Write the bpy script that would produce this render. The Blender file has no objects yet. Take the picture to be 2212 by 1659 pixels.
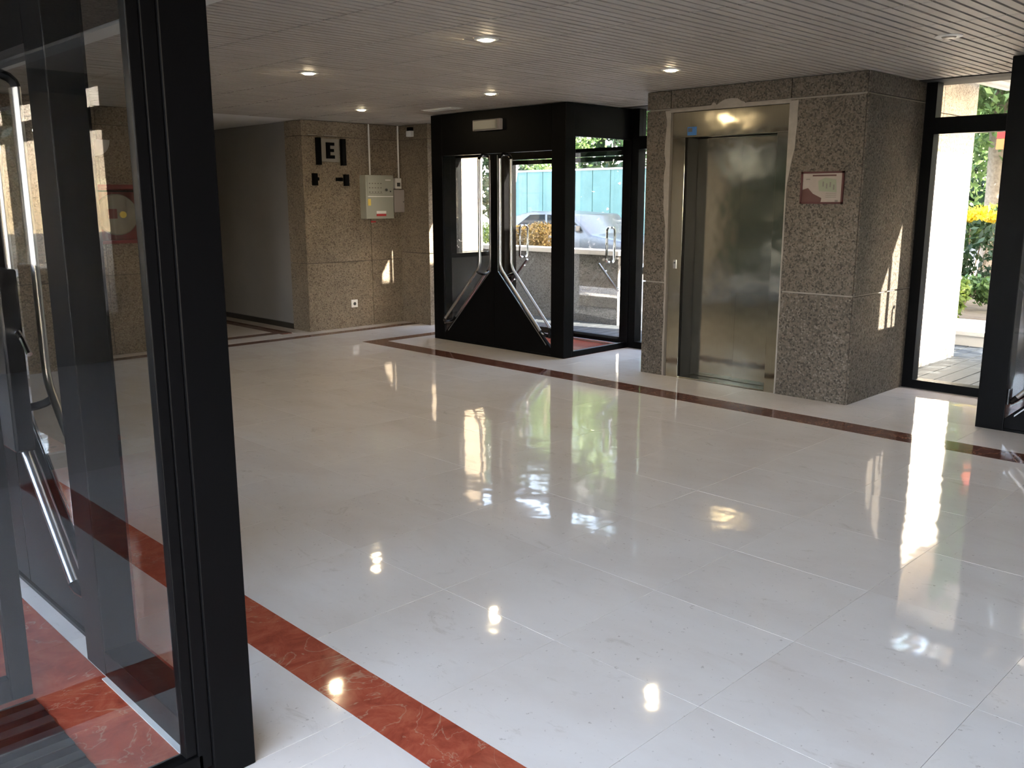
import bpy, bmesh, math, random
from mathutils import Vector, Matrix

random.seed(7)
SC = bpy.context.scene
COL = SC.collection

# ------------------------------------------------------------------ camera
F_PX, PITCH, YAW, ROLL = 1952.05, math.radians(11.5464), math.radians(44.6136), math.radians(-0.1185)
EYE = Vector((0.0, 0.0, 1.65))
fwd = Vector((math.sin(YAW), math.cos(YAW), 0)); rgt = Vector((math.cos(YAW), -math.sin(YAW), 0)); upv = Vector((0, 0, 1))
Fv = fwd * math.cos(PITCH) - upv * math.sin(PITCH)
Uv = upv * math.cos(PITCH) + fwd * math.sin(PITCH)
cx = rgt * math.cos(ROLL) + Uv * math.sin(ROLL)
cy = -rgt * math.sin(ROLL) + Uv * math.cos(ROLL)
cam_d = bpy.data.cameras.new('camera')
cam = bpy.data.objects.new('camera', cam_d); COL.objects.link(cam)
cam_d.sensor_width = 36.0; cam_d.lens = F_PX / 2212 * 36.0; cam_d.clip_start = 0.05; cam_d.clip_end = 300
M = Matrix(((cx.x, cy.x, -Fv.x, EYE.x), (cx.y, cy.y, -Fv.y, EYE.y), (cx.z, cy.z, -Fv.z, EYE.z), (0, 0, 0, 1)))
cam.matrix_world = M
SC.camera = cam

# ------------------------------------------------------------------ world, sun, exposure
SUN_DIR = Vector((-0.262, 1.0, -0.44)).normalized()          # the way the light travels
SUN_STRENGTH, SKY_STRENGTH, EXPOSURE = 3.4, 5.6, 4.77
w = bpy.data.worlds.new('sky'); SC.world = w; w.use_nodes = True
nt = w.node_tree; nt.nodes.clear()
o = nt.nodes.new('ShaderNodeOutputWorld'); b = nt.nodes.new('ShaderNodeBackground'); s = nt.nodes.new('ShaderNodeTexSky')
s.sky_type = 'HOSEK_WILKIE'; s.turbidity = 4.5; s.ground_albedo = 0.3
s.sun_direction = -SUN_DIR
b.inputs['Strength'].default_value = SKY_STRENGTH
hz = nt.nodes.new('ShaderNodeMix'); hz.data_type = 'RGBA'; hz.blend_type = 'MULTIPLY'; hz.inputs[0].default_value = 1.0
hz.inputs[7].default_value = (1.18, 1.01, 0.94, 1)
nt.links.new(s.outputs[0], hz.inputs[6]); nt.links.new(hz.outputs[2], b.inputs[0]); nt.links.new(b.outputs[0], o.inputs[0])
sl = bpy.data.lights.new('sun', 'SUN'); sl.energy = SUN_STRENGTH; sl.angle = math.radians(0.6); sl.color = (1.0, 0.93, 0.82)
so = bpy.data.objects.new('sun', sl); COL.objects.link(so)
so.rotation_euler = SUN_DIR.to_track_quat('-Z', 'Y').to_euler(); so.location = (6, -8, 9)
SC.view_settings.view_transform = 'Standard'; SC.view_settings.look = 'None'
SC.view_settings.gamma = 1.0; SC.view_settings.use_curve_mapping = False
SC.view_settings.exposure = EXPOSURE
SC.cycles.use_denoising = True
SC.cycles.transparent_max_bounces = 32
SC.cycles.max_bounces = 10; SC.cycles.diffuse_bounces = 5; SC.cycles.glossy_bounces = 5
SC.cycles.sample_clamp_indirect = 6.0
SC.cycles.caustics_refractive = False

# ------------------------------------------------------------------ materials
def newmat(name):
    m = bpy.data.materials.new(name); m.use_nodes = True
    n = m.node_tree.nodes; p = n['Principled BSDF']
    return m, m.node_tree, p
def plain(name, col, rough=0.5, metal=0.0, emit=None, es=0.0, coat=0.0):
    m, t, p = newmat(name)
    p.inputs['Base Color'].default_value = (*col, 1); p.inputs['Roughness'].default_value = rough
    p.inputs['Metallic'].default_value = metal
    if emit: p.inputs['Emission Color'].default_value = (*emit, 1); p.inputs['Emission Strength'].default_value = es
    if coat: p.inputs['Coat Weight'].default_value = coat
    return m
def nd(t, k, **kw):
    n = t.nodes.new(k)
    for a, v in kw.items(): setattr(n, a, v)
    return n
def ramp(t, stops, inp):
    r = nd(t, 'ShaderNodeValToRGB'); e = r.color_ramp.elements
    while len(e) < len(stops): e.new(0.5)
    for i, (p, c) in enumerate(stops): e[i].position = p; e[i].color = (*c, 1)
    t.links.new(inp, r.inputs[0]); return r.outputs[0]
def noise(t, vec, scale, detail=4, rough=0.6, dist=0.0):
    n = nd(t, 'ShaderNodeTexNoise'); n.inputs['Scale'].default_value = scale; n.inputs['Detail'].default_value = detail
    n.inputs['Roughness'].default_value = rough; n.inputs['Distortion'].default_value = dist
    t.links.new(vec, n.inputs['Vector']); return n
def mixc(t, fac, a, b, mode='MIX'):
    m = nd(t, 'ShaderNodeMix', data_type='RGBA', blend_type=mode)
    for s_, v in ((0, fac), (6, a), (7, b)):
        if hasattr(v, 'is_linked'): t.links.new(v, m.inputs[s_])
        elif s_ == 0: m.inputs[0].default_value = v
        else: m.inputs[s_].default_value = (*v, 1)
    return m.outputs[2]
def offset_pos(t, k=13.0):
    g = nd(t, 'ShaderNodeNewGeometry'); oi = nd(t, 'ShaderNodeObjectInfo')
    mv = nd(t, 'ShaderNodeVectorMath', operation='SCALE'); mv.inputs[0].default_value = (k, k * 1.7, k * .6)
    t.links.new(oi.outputs['Random'], mv.inputs['Scale'])
    ad = nd(t, 'ShaderNodeVectorMath', operation='ADD')
    t.links.new(g.outputs['Position'], ad.inputs[0]); t.links.new(mv.outputs[0], ad.inputs[1])
    return g.outputs['Position'], ad.outputs[0], oi.outputs['Random']
def bump(t, p, h, strength, dist):
    bn = nd(t, 'ShaderNodeBump'); bn.inputs['Strength'].default_value = strength; bn.inputs['Distance'].default_value = dist
    t.links.new(h, bn.inputs['Height']); t.links.new(bn.outputs[0], p.inputs['Normal'])

def mat_white_marble():
    m, t, p = newmat('white_marble')
    pos, off, rnd = offset_pos(t)
    st = nd(t, 'ShaderNodeMapping'); st.inputs['Scale'].default_value = (1.0, .45, 1); st.inputs['Rotation'].default_value = (0, 0, .5)
    t.links.new(off, st.inputs[0])
    n1 = noise(t, st.outputs[0], 2.2, 6, .65, .6); n2 = noise(t, st.outputs[0], 9, 6, .7, 1.2)
    base = ramp(t, [(.3, (.67, .605, .55)), (.52, (.715, .66, .61)), (.75, (.745, .695, .65))], n1.outputs[0])
    vein = ramp(t, [(.30, (0.6, .55, .48)), (.40, (1, 1, 1)), (1, (1, 1, 1))], n2.outputs[0])
    c = mixc(t, .35, base, vein, 'MULTIPLY')
    n4 = noise(t, off, 45, 3, .6)
    pit = ramp(t, [(.28, (.45, .40, .35)), (.33, (1, 1, 1)), (1, (1, 1, 1))], n4.outputs[0])
    c = mixc(t, .5, c, pit, 'MULTIPLY')
    tint = ramp(t, [(0, (.985, .98, .975)), (1, (1.0, 1.0, 1.0))], rnd)
    c = mixc(t, 1.0, c, tint, 'MULTIPLY')
    t.links.new(c, p.inputs['Base Color'])
    p.inputs['Roughness'].default_value = .055; p.inputs['IOR'].default_value = 1.6
    n3 = noise(t, pos, 4.5, 2, .5); bump(t, p, n3.outputs[0], .03, .05)
    return m
def mat_red_marble(name='red_marble', stops=((.23, .040, .022), (.35, .068, .036), (.44, .12, .06))):
    m, t, p = newmat(name)
    pos, off, rnd = offset_pos(t)
    n1 = noise(t, off, 7, 7, .7, .8); n2 = noise(t, off, 2.6, 5, .6, 1.5); n3 = noise(t, off, 3.2, 3, .5, .6)
    base = ramp(t, [(.3, stops[0]), (.5, stops[1]), (.7, stops[2])], n1.outputs[0])
    mw = nd(t, 'ShaderNodeMath', operation='SUBTRACT'); mw.inputs[1].default_value = .5; t.links.new(n2.outputs[0], mw.inputs[0])
    ma = nd(t, 'ShaderNodeMath', operation='ABSOLUTE'); t.links.new(mw.outputs[0], ma.inputs[0])
    vf = ramp(t, [(0, (.45, .45, .45)), (.004, (.2, .2, .2)), (.010, (0, 0, 0))], ma.outputs[0])
    c = mixc(t, vf, base, (.5, .36, .24))
    gf = ramp(t, [(.64, (0, 0, 0)), (.74, (.5, .5, .5))], n3.outputs[0])
    c = mixc(t, gf, c, (.40, .20, .10))
    t.links.new(c, p.inputs['Base Color']); p.inputs['Roughness'].default_value = .07
    n4 = noise(t, pos, 4.5, 2, .5); bump(t, p, n4.outputs[0], .03, .05)
    return m
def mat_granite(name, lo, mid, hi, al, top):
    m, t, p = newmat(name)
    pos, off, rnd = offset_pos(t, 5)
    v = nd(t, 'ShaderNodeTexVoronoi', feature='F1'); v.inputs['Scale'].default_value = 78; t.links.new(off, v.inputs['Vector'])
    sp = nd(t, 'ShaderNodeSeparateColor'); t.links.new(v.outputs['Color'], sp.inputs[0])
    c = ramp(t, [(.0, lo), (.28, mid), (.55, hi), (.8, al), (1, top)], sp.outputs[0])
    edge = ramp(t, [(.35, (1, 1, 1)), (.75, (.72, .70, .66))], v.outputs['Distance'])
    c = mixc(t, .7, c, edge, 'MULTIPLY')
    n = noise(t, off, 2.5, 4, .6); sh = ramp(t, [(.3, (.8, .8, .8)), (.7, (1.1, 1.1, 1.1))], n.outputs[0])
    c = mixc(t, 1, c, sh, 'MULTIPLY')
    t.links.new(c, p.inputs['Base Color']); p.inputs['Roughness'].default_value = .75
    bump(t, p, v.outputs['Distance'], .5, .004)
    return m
def mat_glass(name='clear_glass', tint=(.97, .97, .965), gain=1.7):
    m = bpy.data.materials.new(name); m.use_nodes = True; t = m.node_tree; t.nodes.clear()
    out = nd(t, 'ShaderNodeOutputMaterial'); tr = nd(t, 'ShaderNodeBsdfTransparent'); tr.inputs[0].default_value = (*tint, 1)
    gl = nd(t, 'ShaderNodeBsdfGlossy'); gl.inputs['Roughness'].default_value = 0.0; gl.inputs[0].default_value = (1, 1, 1, 1)
    fr = nd(t, 'ShaderNodeFresnel'); fr.inputs['IOR'].default_value = 1.5
    g = nd(t, 'ShaderNodeNewGeometry')
    iv = nd(t, 'ShaderNodeMath', operation='SUBTRACT'); iv.inputs[0].default_value = 1; t.links.new(g.outputs['Backfacing'], iv.inputs[1])
    mu = nd(t, 'ShaderNodeMath', operation='MULTIPLY'); t.links.new(fr.outputs[0], mu.inputs[0]); t.links.new(iv.outputs[0], mu.inputs[1])
    mg = nd(t, 'ShaderNodeMath', operation='MULTIPLY', use_clamp=True); mg.inputs[1].default_value = gain; t.links.new(mu.outputs[0], mg.inputs[0])
    mx = nd(t, 'ShaderNodeMixShader')
    t.links.new(mg.outputs[0], mx.inputs[0]); t.links.new(tr.outputs[0], mx.inputs[1]); t.links.new(gl.outputs[0], mx.inputs[2])
    t.links.new(mx.outputs[0], out.inputs[0])
    return m
def mat_noisy(name, a, b_, scale, rough=.6, bumpd=0.0, metal=0.0, stretch=None):
    m, t, p = newmat(name); pos, off, rnd = offset_pos(t, 3)
    vec = off
    if stretch:
        mp = nd(t, 'ShaderNodeMapping'); mp.inputs['Scale'].default_value = stretch; t.links.new(off, mp.inputs[0]); vec = mp.outputs[0]
    n = noise(t, vec, scale, 5, .6)
    t.links.new(ramp(t, [(.3, a), (.7, b_)], n.outputs[0]), p.inputs['Base Color'])
    p.inputs['Roughness'].default_value = rough; p.inputs['Metallic'].default_value = metal
    if bumpd: bump(t, p, n.outputs[0], .5, bumpd)
    return m
def mat_steel():
    m, t, p = newmat('brushed_steel'); pos, off, rnd = offset_pos(t, 3)
    mp = nd(t, 'ShaderNodeMapping'); mp.inputs['Scale'].default_value = (60, 60, 1.2); t.links.new(off, mp.inputs[0])
    n = noise(t, mp.outputs[0], 6, 3, .6)
    t.links.new(ramp(t, [(.3, (.40, .37, .285)), (.7, (.46, .425, .335))], n.outputs[0]), p.inputs['Base Color'])
    p.inputs['Metallic'].default_value = 1; p.inputs['Roughness'].default_value = .11
    p.inputs['Anisotropic'].default_value = .6
    n2 = noise(t, pos, 3.0, 2, .5); bump(t, p, n2.outputs[0], .12, .03)
    return m
def mat_leaf(name, a, b_):
    m, t, p = newmat(name); g = nd(t, 'ShaderNodeNewGeometry')
    t.links.new(ramp(t, [(0, a), (1, b_)], g.outputs['Random Per Island']), p.inputs['Base Color'])
    p.inputs['Roughness'].default_value = .5
    tl = nd(t, 'ShaderNodeBsdfTranslucent'); t.links.new(ramp(t, [(0, a), (1, b_)], g.outputs['Random Per Island']), tl.inputs[0])
    mx = nd(t, 'ShaderNodeMixShader'); mx.inputs[0].default_value = .35
    t.links.new(p.outputs[0], mx.inputs[1]); t.links.new(tl.outputs[0], mx.inputs[2])
    t.links.new(mx.outputs[0], t.nodes['Material Output'].inputs[0])
    return m

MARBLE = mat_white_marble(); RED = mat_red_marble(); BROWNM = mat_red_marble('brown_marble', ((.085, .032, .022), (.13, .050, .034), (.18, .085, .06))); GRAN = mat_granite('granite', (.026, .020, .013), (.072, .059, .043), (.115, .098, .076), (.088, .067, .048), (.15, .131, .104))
GRANSUN = mat_granite('sunlit_granite', (.26, .23, .19), (.44, .41, .36), (.54, .50, .45), (.46, .41, .35), (.60, .56, .50))  # core granite lightened: the sun's brightness is put into the pillar's colour
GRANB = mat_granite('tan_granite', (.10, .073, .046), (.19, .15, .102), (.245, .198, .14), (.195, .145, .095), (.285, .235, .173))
GLASS = mat_glass()
BLACK = plain('black_painted_metal', (.0022, .0022, .0025), .42)
BLACK.node_tree.nodes['Principled BSDF'].inputs['Specular IOR Level'].default_value = .08
BLACKP = plain('black_plastic', (.003, .003, .0035), .22)
BLACKP.node_tree.nodes['Principled BSDF'].inputs['Specular IOR Level'].default_value = .3
CHROME = plain('satin_aluminium', (.50, .50, .50), .30, 1.0)
POLISH = plain('polished_chrome', (.8, .8, .8), .08, 1.0)
STEEL = mat_steel()
DARKREVEAL = plain('dark_steel_reveal', (.05, .045, .04), .4, .6)
BROWNJAMB = plain('brown_jamb', (.10, .085, .065), .6)
MORTAR = mat_noisy('pale_mortar', (.20, .175, .145), (.25, .22, .185), 14, .9)
DARKJOINT = plain('dark_joint', (.07, .055, .04), .9)
GROUT = plain('grout', (.36, .32, .28), .8)
SLAT = mat_noisy('cream_slat', (.40, .362, .31), (.46, .417, .358), 3, .6)
VOID = plain('ceiling_void', (.012, .010, .008), .9)
TRIMW = plain('pale_trim', (.62, .62, .58), .5)
GREYPAINT = mat_noisy('grey_paint', (.17, .16, .15), (.20, .19, .175), 1.2, .6)
WHITECEIL = plain('white_panel', (.75, .73, .70), .6)
PANELGREY = plain('grey_green_enamel', (.31, .305, .245), .4)
PLATEGREY = plain('grey_plate', (.22, .20, .165), .5)
PANELDARK = plain('dark_print', (.06, .06, .055), .5)
CABGREY = plain('warm_grey_enamel', (.33, .29, .265), .45)
WHITEP = plain('white_plastic', (.72, .70, .66), .4)
REDP = plain('red_enamel', (.42, .02, .02), .4)
YEL = plain('yellow_label', (.75, .55, .10), .5)
BLUE = plain('blue_label', (.03, .12, .30), .4)
DKRED2 = plain('dull_red_enamel', (.15, .012, .012), .45)
DKRED = plain('dark_red_frame', (.05, .008, .007), .45)
PAPER = mat_noisy('printed_paper', (.21, .175, .145), (.25, .21, .175), 6, .6)
PRINTBROWN = plain('brown_print', (.06, .020, .014), .55)
PRINTGREEN = plain('faint_green_print', (.175, .185, .125), .6)
PRINTGREY = plain('faint_print', (.13, .11, .09), .6)
LAMPGLOW = plain('lamp_glow', (.9, .85, .7), .4, 0, (1.0, .80, .50), 15.0)
DIMLENS = plain('unlit_lens', (.24, .225, .185), .35)
OPAL = plain('opal_glass', (.50, .48, .47), .3)
CONCRETE = mat_noisy('concrete_kerb', (.55, .53, .49), (.66, .64, .60), 4, .85, .004)
DECKM = mat_noisy('grey_deck_board', (.042, .047, .050), (.060, .066, .070), 5, .7, .002, 0, (1, 8, 1))
DECKM.node_tree.nodes['Principled BSDF'].inputs['Specular IOR Level'].default_value = .1
DARKSTONE = mat_noisy('dark_stone', (.022, .02, .018), (.04, .036, .032), 30, .6)
EARTH = mat_noisy('earth', (.10, .075, .05), (.18, .14, .09), 6, .95, .01)
BARK = mat_noisy('bark', (.16, .13, .10), (.28, .24, .19), 18, .9, .01)
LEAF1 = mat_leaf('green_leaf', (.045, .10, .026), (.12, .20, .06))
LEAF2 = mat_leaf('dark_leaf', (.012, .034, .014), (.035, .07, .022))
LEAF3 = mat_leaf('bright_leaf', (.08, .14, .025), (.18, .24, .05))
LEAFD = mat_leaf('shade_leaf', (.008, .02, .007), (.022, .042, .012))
PETAL = mat_leaf('yellow_petal', (.75, .55, .02), (.9, .75, .08))
TEAL = mat_noisy('turquoise_panel', (.065, .155, .145), (.085, .19, .178), 2, .6)
CARP = plain('pale_car_paint', (.07, .075, .085), .3, .2, coat=.2)
CARG = plain('car_window', (.02, .025, .03), .05)
TYRE = plain('tyre_rubber', (.015, .015, .015), .8)
ORANGE = plain('orange_sign', (.65, .16, .05), .5)
COPPERDARK = plain('slot_black', (.01, .01, .01), .6)

# ------------------------------------------------------------------ mesh helpers
class MB:
    def __init__(s): s.v = []; s.f = []
    def add(s, v, f):
        n = len(s.v); s.v += [tuple(p) for p in v]; s.f += [tuple(i + n for i in q) for q in f]; return s
    def box(s, x0, x1, y0, y1, z0, z1):
        if x0 > x1: x0, x1 = x1, x0
        if y0 > y1: y0, y1 = y1, y0
        if z0 > z1: z0, z1 = z1, z0
        return s.add([(x0, y0, z0), (x1, y0, z0), (x1, y1, z0), (x0, y1, z0), (x0, y0, z1), (x1, y0, z1), (x1, y1, z1), (x0, y1, z1)],
                     [(3, 2, 1, 0), (4, 5, 6, 7), (0, 1, 5, 4), (1, 2, 6, 5), (2, 3, 7, 6), (3, 0, 4, 7)])
    def prism(s, poly, axis, a0, a1):
        # poly: 2D points in the two other axes (x: (y,z)  y: (x,z)  z: (x,y))
        if a0 > a1: a0, a1 = a1, a0
        n = len(poly)
        area = sum(poly[i][0] * poly[(i + 1) % n][1] - poly[(i + 1) % n][0] * poly[i][1] for i in range(n))
        ccw = area > 0
        if axis == 'y': ccw = not ccw
        P = list(poly) if ccw else list(poly)[::-1]
        mk = {'x': lambda a, p: (a, p[0], p[1]), 'y': lambda a, p: (p[0], a, p[1]), 'z': lambda a, p: (p[0], p[1], a)}[axis]
        v = [mk(a0, p) for p in P] + [mk(a1, p) for p in P]
        f = [tuple(range(n - 1, -1, -1)), tuple(range(n, 2 * n))] + [(i, (i + 1) % n, n + (i + 1) % n, n + i) for i in range(n)]
        return s.add(v, f)
    def tube(s, path, r, n=8, sq=None):
        path = [Vector(p) for p in path]; rings = []
        t0 = (path[1] - path[0]).normalized()
        ref = Vector((0, 0, 1)) if abs(t0.z) < .9 else Vector((1, 0, 0))
        u = t0.cross(ref).normalized(); base = len(s.v)
        for i, p in enumerate(path):
            if i == 0: t = path[1] - p
            elif i == len(path) - 1: t = p - path[i - 1]
            else: t = (path[i + 1] - p).normalized() + (p - path[i - 1]).normalized()
            t.normalize()
            u = (u - t * u.dot(t)).normalized(); w_ = t.cross(u)
            k = 1.0
            if 0 < i < len(path) - 1: k = 1 / max(.5, t.dot((p - path[i - 1]).normalized()))
            for j in range(n):
                a = 2 * math.pi * j / n
                rr = r
                s.v.append(tuple(p + u * (rr * math.cos(a)) + w_ * (rr * math.sin(a))))
        for i in range(len(path) - 1):
            for j in range(n):
                a = base + i * n + j; b_ = base + i * n + (j + 1) % n
                s.f.append((a, b_, b_ + n, a + n))
        s.f.append(tuple(base + j for j in range(n - 1, -1, -1)))
        e = base + (len(path) - 1) * n
        s.f.append(tuple(e + j for j in range(n)))
        return s
    def lathe(s, prof, c, axis='z', n=20):
        base = len(s.v); c = Vector(c)
        for r, h in prof:
            for j in range(n):
                a = 2 * math.pi * j / n; x, y = r * math.cos(a), r * math.sin(a)
                d = {'z': (x, y, h), 'y': (x, h, y), 'x': (h, x, y)}[axis]
                s.v.append(tuple(c + Vector(d)))
        for i in range(len(prof) - 1):
            for j in range(n):
                a = base + i * n + j; b_ = base + i * n + (j + 1) % n
                s.f.append((a, b_, b_ + n, a + n))
        s.f.append(tuple(base + j for j in range(n)))
        e = base + (len(prof) - 1) * n
        s.f.append(tuple(e + j for j in range(n)))
        return s

def make(name, mb, mat, parent=None, loc=None, bevel=0.0, smooth=False, kind=None):
    """links ONE mesh object; coordinates in mb are world ones, the origin goes to loc (or the parent's base)"""
    base = Vector(loc) if loc is not None else (Vector(parent['base']) if parent is not None and 'base' in parent else Vector((0, 0, 0)))
    me = bpy.data.meshes.new(name)
    me.from_pydata([tuple(Vector(p) - base) for p in mb.v], [], mb.f)
    bm = bmesh.new(); bm.from_mesh(me)
    bmesh.ops.recalc_face_normals(bm, faces=bm.faces)
    if bevel:
        ed = [e for e in bm.edges if len(e.link_faces) == 2 and e.calc_face_angle() > .5]
        bmesh.ops.bevel(bm, geom=ed, offset=bevel, segments=2, profile=.5, affect='EDGES', clamp_overlap=True)
    bm.to_mesh(me); bm.free()
    if smooth:
        for p in me.polygons: p.use_smooth = True
        me.set_sharp_from_angle(angle=.7)
    me.materials.append(mat)
    o = bpy.data.objects.new(name, me); COL.objects.link(o)
    if parent is not None:
        o.parent = parent
        pb = Vector(parent['base']) if 'base' in parent else Vector((0, 0, 0))
        o.location = base - pb
    else: o.location = base
    o['base'] = tuple(base)
    if kind: o['kind'] = kind
    return o
def thing(name, loc, label, cat, group=None, kind=None):
    o = bpy.data.objects.new(name, None); COL.objects.link(o); o.location = loc; o.empty_display_size = .1
    o['base'] = tuple(loc); o['label'] = label; o['category'] = cat
    if group: o['group'] = group
    if kind: o['kind'] = kind
    return o
def tag(o, label, cat, group=None):
    o['label'] = label; o['category'] = cat
    if group: o['group'] = group
    return o
def struct(name, mb, mat, **k):
    return make(name, mb, mat, kind='structure', **k)
def bx(*a): return MB().box(*a)
def copy_tree(o, delta, parent=None):
    c = o.copy(); COL.objects.link(c)
    if parent is None:
        c.location = o.location + Vector(delta); c['base'] = tuple(Vector(o['base']) + Vector(delta))
    else: c.parent = parent
    for ch in o.children: copy_tree(ch, delta, c)
    return c

ZC = 2.61          # underside of the slats
XF = 8.14          # glazing line of the far facade
XN = -0.35         # glazing line of the near facade

# ------------------------------------------------------------------ floor
floor = struct('floor', bx(-0.45, 8.3, -5.1, 13.6, -.2, -.013), GROUT)
tile_cache = {}
def tile(kind, x0, x1, y0, y1):
    g = .0007
    w_, d_ = round(x1 - x0 - 2 * g, 4), round(y1 - y0 - 2 * g, 4)
    key = (kind, w_, d_)
    if key not in tile_cache:
        me = bpy.data.meshes.new(kind)
        e = .0002
        a, b_ = w_ / 2, d_ / 2
        v = [(-a, -b_, -.012), (a, -b_, -.012), (a, b_, -.012), (-a, b_, -.012), (-a, -b_, -e), (a, -b_, -e), (a, b_, -e), (-a, b_, -e),
             (-a + e, -b_ + e, 0), (a - e, -b_ + e, 0), (a - e, b_ - e, 0), (-a + e, b_ - e, 0)]
        f = [(3, 2, 1, 0), (8, 9, 10, 11)] + [(i, (i + 1) % 4, 4 + (i + 1) % 4, 4 + i) for i in range(4)] + [(4 + i, 4 + (i + 1) % 4, 8 + (i + 1) % 4, 8 + i) for i in range(4)]
        me.from_pydata(v, [], f); me.materials.append(RED if kind.startswith('red') else BROWNM if kind.startswith('brown') else MARBLE)
        tile_cache[key] = me
    o = bpy.data.objects.new(kind, tile_cache[key]); COL.objects.link(o); o.parent = floor
    o.location = ((x0 + x1) / 2, (y0 + y1) / 2, random.uniform(-.00025, .00025))
    o.rotation_euler = (random.uniform(-.00035, .00035), random.uniform(-.00035, .00035), 0)
    return o
def rows(y0, y1, step=.65, ph=.205):
    k = math.floor((y0 - ph) / step); ys = [y0]
    y = ph + (k + 1) * step
    while y < y1 - .08:
        if y > y0 + .08: ys.append(y)
        y += step
    return ys + [y1]
def field(kind, xs, ys):
    for a, b_ in zip(xs, xs[1:]):
        for c, d in zip(ys, ys[1:]): tile(kind, a, b_, c, d)
def lin(a, b_, n): return [a + (b_ - a) * i / n for i in range(n + 1)]
W_, R_, B_ = 'marble_tile', 'red_marble_tile', 'brown_marble_tile'
field(W_, lin(1.713, 6.18, 7), rows(-1.1, 9.56))
field(R_, [1.51, 1.713], rows(-1.1, 9.56, .66, 1.835))
field(W_, lin(XN, 1.51, 3), rows(-1.1, 1.48))
field(R_, lin(XN, 1.51, 3), [1.48, 1.74])
field(W_, lin(XN, 1.51, 3), [1.74, 2.15, 2.27])
field(W_, [1.03, 1.51], rows(2.27, 9.56))
field(R_, lin(XN, 1.03, 2), rows(2.27, 7.0))
field(W_, lin(XN, 1.03, 2), rows(7.0, 9.56))
field(B_, [6.18, 6.43], rows(-1.1, 8.80, .66, 3.30))
field(W_, [6.43, 6.99], rows(-1.1, 8.62))
field(B_, lin(6.43, 8.14, 3), [8.62, 8.80])
field(W_, lin(6.18, 8.14, 3), [8.80, 9.20, 9.56])
field(B_, lin(XN, 7.68, 12), [9.56, 9.72])
field(W_, lin(XN, 7.68, 12), [9.72, 9.93])
field(W_, lin(6.99, 8.2, 2), [5.29, 5.80, 6.30])
field(W_, lin(6.99, 8.2, 2), [2.21, 2.70, 3.21])
field(W_, lin(6.99, 8.2, 2), [8.41, 8.62])
field(R_, lin(6.99, 8.2, 2), rows(6.30, 8.41))
field(R_, lin(6.99, 8.2, 2), rows(0.10, 2.21))
field(W_, [4.45, 5.82], rows(9.93, 10.06)); field(B_, lin(4.45, 6.0, 2), [10.06, 10.23])
field(W_, [4.45, 5.15, 5.82], rows(10.23, 13.4)); field(B_, [5.82, 6.0], rows(10.23, 13.4)); field(W_, [6.0, 6.2], rows(9.93, 13.4))
struct('trim_1', bx(1.012, 1.03, 2.42, 3.08, -.001, .004), TRIMW)

# ------------------------------------------------------------------ ceiling
ceil_ = struct('ceiling', bx(2.29, 8.3, -5.0, 9.94, 2.665, 2.75), VOID)
PITCH_S, WID_S, MOD = .0715, .0545, .6379
def proj(p):
    v = Vector(p) - EYE
    x, y, z = v.dot(cx), v.dot(cy), v.dot(Fv)
    return (None if z < .1 else (F_PX * x / z + 1106, 829.5 - F_PX * y / z))
cells = []
for i in range(int((9.92 + 3.0) / PITCH_S)):
    y = 9.9 - i * PITCH_S
    for k in range(-1, 10):
        x0 = 2.31 + k * MOD if k >= 0 else None
        if x0 is None or x0 > 8.05: continue
        x1 = min(x0 + MOD - .009, 8.13)
        pr = [proj((x, yy, ZC)) for x, yy in ((x0, y - WID_S / 2), (x1, y - WID_S / 2), (x1, y + WID_S / 2), (x0, y + WID_S / 2))]
        area = 0
        if all(pr):
            cxm = sum(p[0] for p in pr) / 4; cym = sum(p[1] for p in pr) / 4
            if 430 < cxm < 2230 and -30 < cym < 300:
                area = abs(sum(pr[j][0] * pr[(j + 1) % 4][1] - pr[(j + 1) % 4][0] * pr[j][1] for j in range(4))) / 2
        cells.append((area, x0, x1, y))
cells.sort(key=lambda c: -c[0])
slat_me = {}
rest = MB()
for n_, (area, x0, x1, y) in enumerate(cells):
    if n_ < 295:
        L = round(x1 - x0, 3)
        if L not in slat_me:
            me = bpy.data.meshes.new('ceiling_slat')
            s_ = bx(0, L, -WID_S / 2, WID_S / 2, 0, .014)
            me.from_pydata(s_.v, [], s_.f); me.materials.append(SLAT); slat_me[L] = me
        so_ = bpy.data.objects.new('ceiling_slat', slat_me[L]); COL.objects.link(so_); so_.parent = ceil_
        so_.location = (x0, y, ZC + random.uniform(-.0012, .0012))
    else:
        dz = random.uniform(-.0012, .0012)
        rest.box(x0, x1, y - WID_S / 2, y + WID_S / 2, ZC + dz, ZC + .014 + dz)
make('far_ceiling_slats', rest, SLAT, parent=ceil_, kind='stuff')
rails = MB()
for k in range(10): rails.box(2.31 + k * MOD - .012, 2.31 + k * MOD + .008, -3, 9.92, ZC + .016, ZC + .05)
make('carrier_rails', rails, VOID, parent=ceil_, kind='stuff')
struct('trim_2', bx(2.13, 2.21, -5, 9.92, ZC - .02, ZC + .12).box(2.21, 2.30, -5, 9.92, ZC - .004, ZC + .12), TRIMW)
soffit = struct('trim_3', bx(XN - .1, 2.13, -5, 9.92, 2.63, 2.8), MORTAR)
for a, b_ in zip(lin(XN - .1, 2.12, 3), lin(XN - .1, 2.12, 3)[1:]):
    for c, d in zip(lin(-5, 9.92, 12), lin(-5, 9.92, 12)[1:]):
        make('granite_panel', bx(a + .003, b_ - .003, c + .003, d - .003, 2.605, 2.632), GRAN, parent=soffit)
struct('trim_4', bx(4.3, 6.25, 9.94, 13.6, 2.61, 2.82), WHITECEIL)
struct('trim_5', bx(8.0, 8.36, -5.1, 9.4, 2.632, 2.82).box(XN - .2, XN + .15, -5.1, 9.5, 2.64, 2.82), CONCRETE)
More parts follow.
